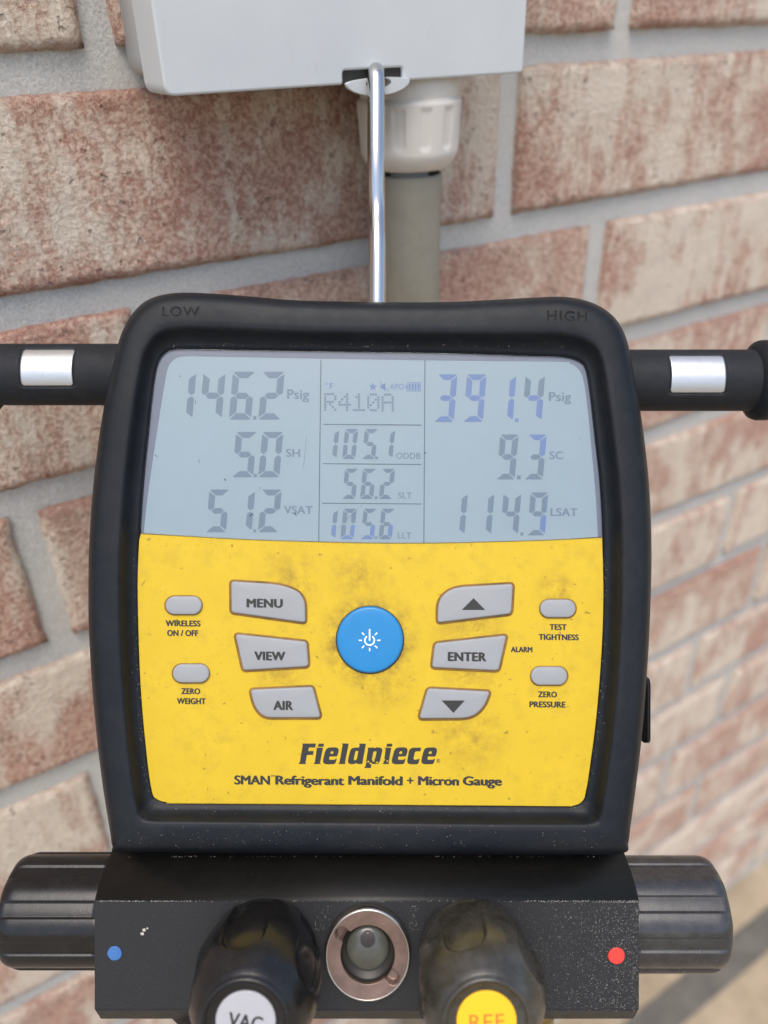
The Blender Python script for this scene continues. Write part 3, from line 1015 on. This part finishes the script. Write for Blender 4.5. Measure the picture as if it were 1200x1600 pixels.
# the maker's word mark: heavy slanted letters drawn as outlines
E_OUT = [(525,135),(560,128),(650,128),(680,140),(692,165),(690,200),(668,262),(655,270),(550,270),(542,300),(545,318),(575,322),(630,320),(652,302),(662,303),(642,372),(620,390),(500,392),(460,380),(446,350),(450,310),(480,190),(497,155)]
E_HOLE = [(575,190),(600,188),(610,200),(605,228),(560,230),(565,205)]
GLYPHS = [   # outline, hole, x offset; tenths of a pixel on the reference drawing
    ([(120,68),(335,68),(325,130),(228,128),(214,185),(302,185),(292,245),(196,248),(172,372),(185,388),(68,388),(70,374),(85,360),(130,90)], None, 4600),
    ([(378,70),(462,70),(455,118),(368,118)], None, 4600),
    ([(340,132),(448,132),(400,372),(412,388),(302,388),(305,374),(318,362),(350,148)], None, 4600),
    (E_OUT, E_HOLE, 4600),
    ([(740,66),(848,68),(790,370),(800,388),(690,388),(692,374),(705,362),(752,92)], None, 4600),
    ([(1010,68),(1118,70),(1060,388),(985,388),(965,370),(935,390),(865,388),(838,365),(838,320),(870,180),(890,150),(930,132),(1005,130),(1022,100)], [(960,185),(1000,183),(975,310),(955,330),(930,325),(930,300),(950,200)], 4600),
    ([(42,133),(145,130),(150,140),(180,130),(240,130),(272,150),(272,190),(235,350),(205,385),(120,388),(105,380),(95,450),(-5,450),(-3,436),(10,425),(50,150)], [(150,190),(180,190),(185,200),(158,310),(140,330),(110,325),(112,305),(135,200)], 5700),
    ([(345,70),(432,70),(425,118),(338,118)], None, 5700),
    ([(310,132),(415,132),(370,372),(382,388),(280,388),(283,374),(297,362),(325,150)], None, 5700),
    (E_OUT, E_HOLE, 4600 + 1076),
    ([(690,180),(712,150),(750,132),(882,132),(868,190),(800,190),(782,205),(762,300),(770,318),(800,322),(835,310),(858,303),(840,372),(820,392),(710,392),(672,378),(662,345),(668,300)], None, 5700),
    (E_OUT, E_HOLE, 4600 + 1537),
]
bm = bmesh.new()
for outl_, hole, ox in GLYPHS:
    es = []
    for lp in (outl_, hole):
        if not lp: continue
        lp = roundpoly(lp, 5, 2)
        vv = [bm.verts.new(U((ox + x) / 10, 1155 + y / 10, ZP)) for x, y in lp]
        for i in range(len(vv)):
            es.append(bm.edges.new((vv[i], vv[(i + 1) % len(vv)])))
    bmesh.ops.triangle_fill(bm, use_beauty=True, use_dissolve=False, edges=es, normal=(0, 0, 1))
obj('wordmark', bm, M['ink'], ga)
# chips worn out of the word mark
chips = []
for (x, y) in ((571, 1192), (575, 1190), (579, 1193), (584, 1189), (589, 1191), (600, 1187), (605, 1189), (610, 1186), (568, 1189)):
    chips.append([(x + random.uniform(1, 2.6) * cos(a), y + random.uniform(.8, 1.8) * sin(a)) for a in [i * pi / 3 for i in range(6)]])
polys('worn_chips', chips, M['yellow'], ga, ZP + 0.00008)
rr = [(685 + 2.9 * cos(2 * pi * i / 18), 1188.8 + 2.9 * sin(2 * pi * i / 18)) for i in range(18)]
ri = [(685 + 2.2 * cos(2 * pi * i / 18), 1188.8 + 2.2 * sin(2 * pi * i / 18)) for i in range(18)]
polys('registered_mark', [[rr[i], rr[(i + 1) % 18], ri[(i + 1) % 18], ri[i]] for i in range(18)], M['ink'], ga, ZP)
lettering('R', 685, 1190.4, 2.6, 3.0, ZP, M['ink'], ga, 0.02)
lowhigh('LOW', 261.5, 502, 57, 15.5, 0.0)
lowhigh('HIGH', 848, 509, 62, 16, 0.02)

# side port cover
o = obj('side_cover', box_bm(*[c for c in (U(1000, 0, -.012)[0], U(1019.5, 0, -.008)[0])], U(0, 1158, -.012)[1], U(0, 1057, -.012)[1], -0.026, -0.008, 0.0022, 4), M['emboss'], ga)

# handles: rubber sleeve, recessed steel plate, end flange -----------
def handle(xa, xb, yc, ra, sl0, sl1, s_top, s_bot, flange):
    z = -0.020
    k = (D0 - z) / F
    r = ra * k
    X = lambda p: (p - 600) * (D0 - z - r * .9) / F      # lengths are read off the side that faces out
    Y = (800 - yc) * k
    hnd = part_empty('handle', ga)
    hnd.location = (0, Y, z)
    bm = bmesh.new()
    nx_, nt_ = 90, 144
    th0 = math.asin((yc - s_top) / ra); th1 = -math.asin((s_bot - yc) / ra)    # angles above/below the facing line
    G = []
    for i in range(nx_ + 1):
        p = xa + (xb - xa) * i / nx_
        row = []
        for j in range(nt_):
            a = 2 * pi * j / nt_           # 0 = facing the viewer, positive = up
            aa = a if a < pi else a - 2 * pi
            e = min(p - sl0, sl1 - p, (th0 - aa) * ra, (aa - th1) * ra)
            # rounded slot corners
            ex = min(p - sl0, sl1 - p); et = min((th0 - aa), (aa - th1)) * ra
            if 0 < ex < 6 and 0 < et < 6:
                e = 6 - sqrt((6 - ex) ** 2 + (6 - et) ** 2)
            s = max(0, min(1, e / 2.0))
            lip = max(0, 1 - abs(e + 2.5) / 2.5)
            rr_ = r * (1 - 0.085 * s + 0.008 * lip)
            row.append(bm.verts.new((X(p), rr_ * sin(a), rr_ * cos(a))))
        G.append(row)
    for i in range(nx_):
        for j in range(nt_):
            f = bm.faces.new((G[i][j], G[i + 1][j], G[i + 1][(j + 1) % nt_], G[i][(j + 1) % nt_])); f.smooth = True
    bm.faces.new(G[0]); bm.faces.new(G[-1][::-1])
    bmesh.ops.recalc_face_normals(bm, faces=bm.faces[:])
    obj('sleeve', bm, M['rubber2'], hnd)
    bm = bmesh.new()
    G = []
    n1_, n2_ = 40, 30
    for i in range(n1_ + 1):
        p = sl0 + 2.6 + (sl1 - sl0 - 5.2) * i / n1_
        row = []
        for j in range(n2_ + 1):
            a = th1 + .05 + (th0 - th1 - .10) * j / n2_
            rr_ = r * (0.968 + 0.002 * noise.noise(Vector((p * .06, a * 3, 1))))
            row.append(bm.verts.new((X(p), rr_ * sin(a), rr_ * cos(a))))
        G.append(row)
    for i in range(n1_):
        for j in range(n2_):
            if (i in (0, n1_ - 1)) and (j in (0, n2_ - 1)): continue
            f = bm.faces.new((G[i][j], G[i + 1][j], G[i + 1][j + 1], G[i][j + 1])); f.smooth = True
    ext = bmesh.ops.extrude_face_region(bm, geom=bm.faces[:])
    for v in ext['geom']:
        if isinstance(v, bmesh.types.BMVert):
            v.co.y *= 0.96; v.co.z *= 0.96
    bmesh.ops.recalc_face_normals(bm, faces=bm.faces[:])
    obj('steel_plate', bm, M['plate'], hnd)
    for (fx0, fx1, fr_) in flange:
        prof = [(r * .5, X(fx0) ), (r * 1.0, X(fx0)), (fr_ * k * .86, X(fx0 + 5)), (fr_ * k * .97, X(fx0 + 9)), (fr_ * k, X(fx0 + 15)), (fr_ * k, X(fx1 - 8)), (fr_ * k * .95, X(fx1)), (r * .5, X(fx1))]
        b = lathe_bm(prof, 80)
        bmesh.ops.rotate(b, verts=b.verts[:], cent=(0, 0, 0), matrix=Matrix.Rotation(pi / 2, 3, 'Y'))
        bmesh.ops.recalc_face_normals(b, faces=b.faces[:])
        obj('flange', b, M['rubber2'], hnd)
    return hnd
handle(-18, 240, 585.5, 47.5, 30, 116, 550, 612, [(-86, -36, 62)])
handle(950, 1196, 594.5, 47.5, 1046, 1136, 559.5, 622.5, [(1191, 1228, 62)])

# chrome hook ------------------------------------------------------
zh = D0 - 0.2835
kx, = [(D0 - zh) / F]
hx = (587.5 - 600) * kx
ytop = (800 - 103) * kx
pts = [((590 - 600) * kx, (800 - 560) * kx, zh), ((589.3 - 600) * kx, (800 - 470) * kx, zh)]
for i in range(1, 40):
    t = i / 40
    py_ = 470 - (470 - 150) * t
    bend = math.exp(-((py_ - 318) / 42) ** 2)
    pts.append(((589.3 - 1.8 * t + 0.5 * sin(t * 7) - 600) * kx, (800 - py_) * kx, zh - 0.0030 * bend))
R_ = 0.0062
for i in range(0, 13):
    a = radians(100) * i / 12
    pts.append((hx, ytop - 0.0045 - R_ * 0 + R_ * sin(a) - 0.0012, zh - R_ + R_ * cos(a)))
e_ = pts[-1]
for i in range(1, 8):
    pts.append((hx, e_[1] - 0.0011 * i - 0.0001 * i * i, e_[2] - 0.0022 * i))
obj('hook', tube_bm(pts, 0.00312, 28), M['chrome'], ga)

# manifold body ------------------------------------------------------
ZF, ZR = 0.0075, -0.0075
def block():
    xl, xr = U(147, 0, ZF)[0], U(999, 0, ZF)[0]
    yt = U(0, 1408, ZF)[1]; yb = U(0, 1579, ZF)[1]
    ytop_ = U(0, 1332, ZR)[1]
    pr = [(ytop_ + 0.004, -0.040), (ytop_ + 0.004, ZR - 0.004)]
    n_ = 8
    for i in range(n_ + 1):    # swelling upper shoulder
        t = i / n_
        y = ytop_ + (yt - ytop_) * t
        z = ZR + (ZF - ZR) * t + 0.0024 * sin(pi * t)
        pr.append((y, z))
    pr += [(yb, ZF), (yb - 0.0054, ZF - 0.0045), (yb - 0.0054, -0.040)]
    bm = bmesh.new()
    A = [bm.verts.new((xl, y, z)) for y, z in pr]; B = [bm.verts.new((xr, y, z)) for y, z in pr]
    N_ = len(pr)
    for i in range(N_):
        bm.faces.new((A[i], B[i], B[(i + 1) % N_], A[(i + 1) % N_]))
    bm.faces.new(A[::-1]); bm.faces.new(B)
    bmesh.ops.recalc_face_normals(bm, faces=bm.faces[:])
    ed = [e for e in bm.edges if abs(e.verts[0].co.x - e.verts[1].co.x) < 1e-6 or (abs(e.verts[0].co.y - yb) < 1e-6 and abs(e.verts[1].co.y - yb) < 1e-6)]
    bmesh.ops.bevel(bm, geom=ed, offset=0.0005, segments=2, affect='EDGES')
    return bm
body = obj('manifold_body', block(), M['powder'], ga)
body.data.materials.append(M['chamfer'])
yt = U(0, 1408, ZF)[1]
for p in body.data.polygons:
    if p.center.y > yt + 1e-5: p.material_index = 1; p.use_smooth = abs(p.normal.x) < 0.2
# paint dots
def disc(name, cx, cy, r, z, mat, parent, th=0.0003, wob=0.06, n_=40):
    pts_ = [(cx + r * (1 + wob * noise.noise(Vector((cos(a) * 1.5, sin(a) * 1.5, cx)))) * cos(a), cy + r * (1 + wob * noise.noise(Vector((cos(a) * 1.5, sin(a) * 1.5, cx)))) * sin(a)) for a in [2 * pi * i / n_ for i in range(n_)]]
    return obj(name, plate_bm(U2(pts_, z + th), z, z + th, th * .6, 2), M[mat], parent)
disc('paint_dot', 179, 1490, 11.2, ZF + .00002, 'dotb', ga)['label'] = 'blue paint dot on the left of the manifold body'
disc('paint_dot', 963.5, 1494, 13, ZF + .00002, 'dotr', ga)['label'] = 'red paint dot on the right of the manifold body'
disc('chip', 225, 1453.5, 2.6, ZF + .00002, 'dust_glint', ga, .0002, .5, 12); disc('chip', 222, 1459.5, 2.9, ZF + .00002, 'dust_glint', ga, .0002, .5, 12); disc('chip', 230, 1451, 1.6, ZF + .00002, 'dust_glint', ga, .0002, .5, 10)

# side valve knobs (turning about x) ------------------------------------
def side_knob(xa, xb, yc, ra, dirn):
    z = -0.020
    k = (D0 - z) / F
    r = ra * k
    X = lambda p: (p - 600) * (D0 - z - r * .75) / F
    Ln = abs(X(xb) - X(xa))
    def rf(rr_, a, kk, zz):
        # broad flats parted by raised ridges
        m = 9
        c = (a * m / (2 * pi) + 0.12) % 1
        sm = lambda u: (lambda q: q * q * (3 - 2 * q))(max(0, min(1, u)))
        groove = sm((c - 0.56) / 0.035) * (1 - sm((c - 0.93) / 0.06))
        t = sm((zz / Ln - 0.02) * 30) * sm((0.97 - zz / Ln) * 9)
        flat = 1 - 0.018 * (1 - cos((min(c, .56) / .56 - .5) * pi))      # each land is nearly flat
        return rr_ * flat * (1 - 0.044 * groove * t)
    prof = [(r * .98, 0)]
    for i in range(1, 30): prof.append((r, Ln * 0.83 * i / 30))
    for i in range(0, 11):
        a = pi / 2 * i / 10
        prof.append((r * (0.82 + 0.18 * cos(a)), Ln * (0.84 + 0.145 * sin(a))))
    prof += [(r * .79, Ln * .99), (r * .75, Ln * 1.0), (r * .3, Ln * 1.004)]
    b = lathe_bm(prof, 450, rf)
    bmesh.ops.rotate(b, verts=b.verts[:], cent=(0, 0, 0), matrix=Matrix.Rotation(pi / 2 * dirn, 3, 'Y'))
    o = obj('side_knob', b, M['knob'] if dirn < 0 else M['knob3'], ga)
    o.location = (X(xa), (800 - yc) * k, z)
    return o
side_knob(160, -6, 1421, 84, -1)
side_knob(985, 1145, 1425, 84, 1)

# front knobs ---------------------------------------------------------
def front_knob(bx, by, mat, labmat, word, ink, rot, lobes=5, ph=0.0):
    Lk = 0.036
    z0 = ZF
    kb = (D0 - z0) / F
    r0 = 84 * kb
    b3 = Vector(U(bx, by, z0))
    def rf(rr_, a, kk, zz):
        t = zz / Lk
        sm = lambda u: (lambda q: q * q * (3 - 2 * q))(max(0, min(1, u)))
        c = abs(((a - ph) * lobes / (2 * pi) + 0.5) % 1 - 0.5) * 2          # 0 in the middle of a flute
        half = 0.58
        end = 0.80                                                        # flutes run out in a round end at the shoulder
        over = max(0, t - (end - 0.16)) / 0.16
        hw = half * sqrt(max(0, 1 - over * over)) if over < 1 else 0
        g_ = sm((hw - c) / 0.09 + 0.1) if hw > 0 else 0
        outer = sm((rr_ / r0 - 0.86) / 0.1)
        return rr_ * (1 - 0.075 * g_ * outer * sm(t / 0.05))
    kp = [(.93, 0), (1.0, .03), (1.05, .14), (1.10, .30), (1.125, .46), (1.11, .60), (1.06, .71), (.985, .80), (.90, .87), (.82, .925), (.76, .955)]
    prof = [(r0 * a_, Lk * b_) for a_, b_ in catmull(kp, 6, False)]
    prof += [(r0 * .735, Lk * .962), (r0 * .715, Lk * .985), (r0 * .695, Lk * .992), (r0 * .66, Lk * .992), (r0 * .645, Lk * .98), (r0 * .63, Lk * .955), (r0 * .52, Lk * .945), (r0 * .3, Lk * .945)]
    o = obj('front_knob', lathe_bm(prof, 480, rf), mat, ga)
    o.location = b3
    zl = Lk * .945
    r1 = 47 * (D0 - z0 - zl) / F
    ld = [(r1 * cos(2 * pi * i / 64), r1 * sin(2 * pi * i / 64)) for i in range(64)]
    obj('label_disc', plate_bm(ld, zl - .0002, zl + .0006, .0003, 2), labmat, o)
    vs_, fs_ = text_mesh(word, 0.03 if word == 'VAC' else 0.0, 0, 1.05)
    x0_ = min(c.x for c in vs_); x1_ = max(c.x for c in vs_); y0_ = min(c.y for c in vs_); y1_ = max(c.y for c in vs_)
    kk = (D0 - z0 - zl) / F
    Wd = 54 * kk; Hh = 24 * kk
    R2 = Matrix.Rotation(rot, 3, 'Z')
    out = []
    for c in vs_:
        p = Vector(((c.x - (x0_ + x1_) / 2) / (x1_ - x0_) * Wd, (c.y - (y0_ + y1_) / 2) / (y1_ - y0_) * Hh, 0))
        p = R2 @ p
        out.append((p.x, p.y - 1.0 * kk, zl + .00066 + .000003 * c.z))
    obj('lettering', (out, fs_), ink, o)
    return o
front_knob(414, 1484, M['knob'], M['label'], 'VAC', M['ink'], radians(-9), ph=radians(27))['label'] = 'black scalloped knob with a pale disc reading VAC'
front_knob(738, 1484, M['knob2'], M['labely'], 'REF', M['redink'], radians(2), ph=radians(34))['label'] = 'dusty black scalloped knob with an orange yellow disc reading REF'

# sight glass ------------------------------------------------------------
sg = part_empty('sight_glass', ga)
kc = (D0 - 0.010) / F
sg.scale = (1, 1.09, 1)
sg.location = ((574.5 - 600) * kc, (800 - 1491) * kc, 0)
r_ = 64.5 * kc
obj('outer_rim', lathe_bm([(r_ * 1.0, ZF - .001), (r_ * 1.045, ZF - .001), (r_ * 1.045, ZF + .0020), (r_ * 1.02, ZF + .0032), (r_ * .985, ZF + .0034), (r_ * .97, ZF + .0026)], 96, None, False, False), M['steel'], sg)
def ringm():
    bm = bmesh.new()
    nr, na = 16, 220
    G = []
    for i in range(nr + 1):
        t = i / nr
        rr_ = r_ * (0.655 + (0.985 - 0.655) * t)
        row = []
        for j in range(na):
            a = 2 * pi * j / na
            z = ZF + 0.0028 + 0.0005 * t + 0.00003 * sin(t * 40)
            x, y = rr_ * cos(a), rr_ * sin(a)
            dd = 9
            for ang in (radians(143), radians(-39.5)):
                ux, uy = cos(ang), sin(ang)
                al = x * ux + y * uy; ac = -x * uy + y * ux
                e = 9.5 * kc - sqrt(ac * ac + max(0, al - r_ * .80) ** 2) if al > 0 else -1
                z -= 0.0024 * max(0, min(1, e / (1.2 * kc)))
            row.append(bm.verts.new((x, y, z)))
        G.append(row)
    for i in range(nr):
        for j in range(na):
            f = bm.faces.new((G[i][j], G[i + 1][j], G[i + 1][(j + 1) % na], G[i][(j + 1) % na])); f.smooth = True
    low_ = [bm.verts.new((v.co.x, v.co.y, ZF - 0.010)) for v in G[0]]
    for j in range(na):
        bm.faces.new((low_[j], G[0][j], G[0][(j + 1) % na], low_[(j + 1) % na]))
    bmesh.ops.recalc_face_normals(bm, faces=bm.faces[:])
    return bm
obj('slotted_ring', ringm(), M['ring'], sg)
obj('bore', lathe_bm([(r_ * .665, ZF + .0024), (r_ * .65, ZF + .0012), (r_ * .62, ZF + .0003), (r_ * .1, ZF + .0002)], 64, None, False, True), M['dark'], sg)
dm = [(r_ * .52, ZF + .0003)]
for i in range(1, 12):
    a = pi / 2 * i / 12
    dm.append((r_ * .52 * cos(a) ** .8, ZF + .0003 + 0.0024 * sin(a)))
o = obj('lens', lathe_bm(dm, 64), M['lens'], sg)
o.location = (0, 0.0008, 0)
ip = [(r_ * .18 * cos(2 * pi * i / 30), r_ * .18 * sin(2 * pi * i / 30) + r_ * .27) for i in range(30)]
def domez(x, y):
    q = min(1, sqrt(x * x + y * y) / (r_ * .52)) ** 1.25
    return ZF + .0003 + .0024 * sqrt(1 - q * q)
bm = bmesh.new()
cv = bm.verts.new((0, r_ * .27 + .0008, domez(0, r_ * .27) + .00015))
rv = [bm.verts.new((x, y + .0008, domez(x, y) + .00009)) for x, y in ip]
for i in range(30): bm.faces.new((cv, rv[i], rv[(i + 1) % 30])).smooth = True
obj('phone_reflection', bm, M['brown'], sg)  # the phone's dark reflection in the lens, modelled as a near-black disc

# hose ports below the body, just leaving the picture
for px_, rp in ((352, 86), (800, 76)):
    k = (D0 + 0.012) / F
    b = lathe_bm([(rp * .8 * k, 0), (rp * k, -.001), (rp * k, -0.006), (rp * .84 * k, -0.007), (rp * .84 * k, -0.03), (rp * .6 * k, -0.031)], 6 if False else 48)
    bmesh.ops.rotate(b, verts=b.verts[:], cent=(0, 0, 0), matrix=Matrix.Rotation(-pi / 2, 3, 'X'))
    o = obj('hose_port', b, M['brass'] if px_ > 500 else M['chamfer'], ga)
    o.location = ((px_ - 600) * k, U(0, 1579, ZF)[1] - 0.0020, -0.012)

# dust, crumbs and painted sun sparkle ------------------------------------------------------------
def grit_sparkle(name, spots, mat, parent):
    vs_, fs_ = [], []
    for (x, y, z, s) in spots:
        c = Vector(U(x, y, z)); i = len(vs_)
        r = s * PX
        for q in range(3):
            a = random.uniform(0, 2 * pi) if q == 0 else a + 2 * pi / 3 + random.uniform(-.5, .5)
            vs_.append(c + Vector((cos(a) * r * random.uniform(.6, 1.3), sin(a) * r * random.uniform(.6, 1.3), 0)))
        vs_.append(c + Vector((0, 0, r * .8)))
        fs_ += [(i, i + 1, i + 3), (i + 1, i + 2, i + 3), (i + 2, i, i + 3)]
    return obj(name, (vs_, fs_), mat, parent, kind='stuff')
sp = []
for i in range(420):       # crumbs in the seam under the housing
    x = random.uniform(185, 975)
    if noise.noise(Vector((x * .02, 3, 1))) < random.uniform(-.5, .35): continue
    t = random.random() ** 2
    sp.append((x, 1338 + 14 * t, ZR + 0.0018 + 15 * PX * t * .12, random.uniform(.4, 1.0)))
for i in range(420):       # worn arris of the body
    x = random.choice((random.uniform(150, 300), random.uniform(150, 998), random.uniform(820, 998)))
    sp.append((x, 1408 + random.gauss(0, .5), ZF + .0001, random.uniform(.35, .9)))
for i in range(500):       # sun sparkle by the red dot, modelled as pale specks
    x = 1000 - abs(random.gauss(0, 60)); y = random.uniform(1385, 1575)
    sp.append((x if x < 998 else 990, max(1410, y), ZF + .00005, random.uniform(.3, .75)))
for i in range(90):
    sp.append((random.uniform(490, 520) if i % 2 else random.uniform(640, 655), random.uniform(1415, 1455), ZF + .00005, random.uniform(.3, .7)))
grit_sparkle('grit_sparkle', sp, M['dust_glint'], ga)
sp = []
for i in range(240):
    a = random.choice(('l', 'b', 'r', 't'))
    t = random.random()
    if a == 'b': x, y = 250 + 650 * t, 1262 + abs(random.gauss(0, 7))
    elif a == 'l': x, y = 217 - abs(random.gauss(0, 4)) + (max(0, 900 + 340 * t - 1000) / 240) ** 2 * 16, 860 + 380 * t
    elif a == 'r': x, y = 942 + abs(random.gauss(0, 4)) - (max(0, 900 + 340 * t - 1000) / 240) ** 2 * 22, 860 + 360 * t
    else: x, y = 270 + 620 * t, 543 - abs(random.gauss(0, 4))
    sp.append((x, y, 0.0022, random.uniform(.3, .8)))
for i in range(120):
    t = random.random()
    sp.append((random.uniform(200, 940), random.uniform(1290, 1325), 0.0064, random.uniform(.3, .7)))
grit_sparkle('dust', sp, M['dust_glint'], ga)
sp = []
for i in range(170):
    sp.append((random.uniform(232, 930), random.uniform(860, 1245), 0.00062, random.uniform(.35, .9)))
for i in range(160):
    sp.append((random.uniform(228, 930), 849 + random.uniform(0, 5), 0.00062, random.uniform(.3, .7)))
grit_sparkle('dark_specks', sp, M['dustd'], ga)
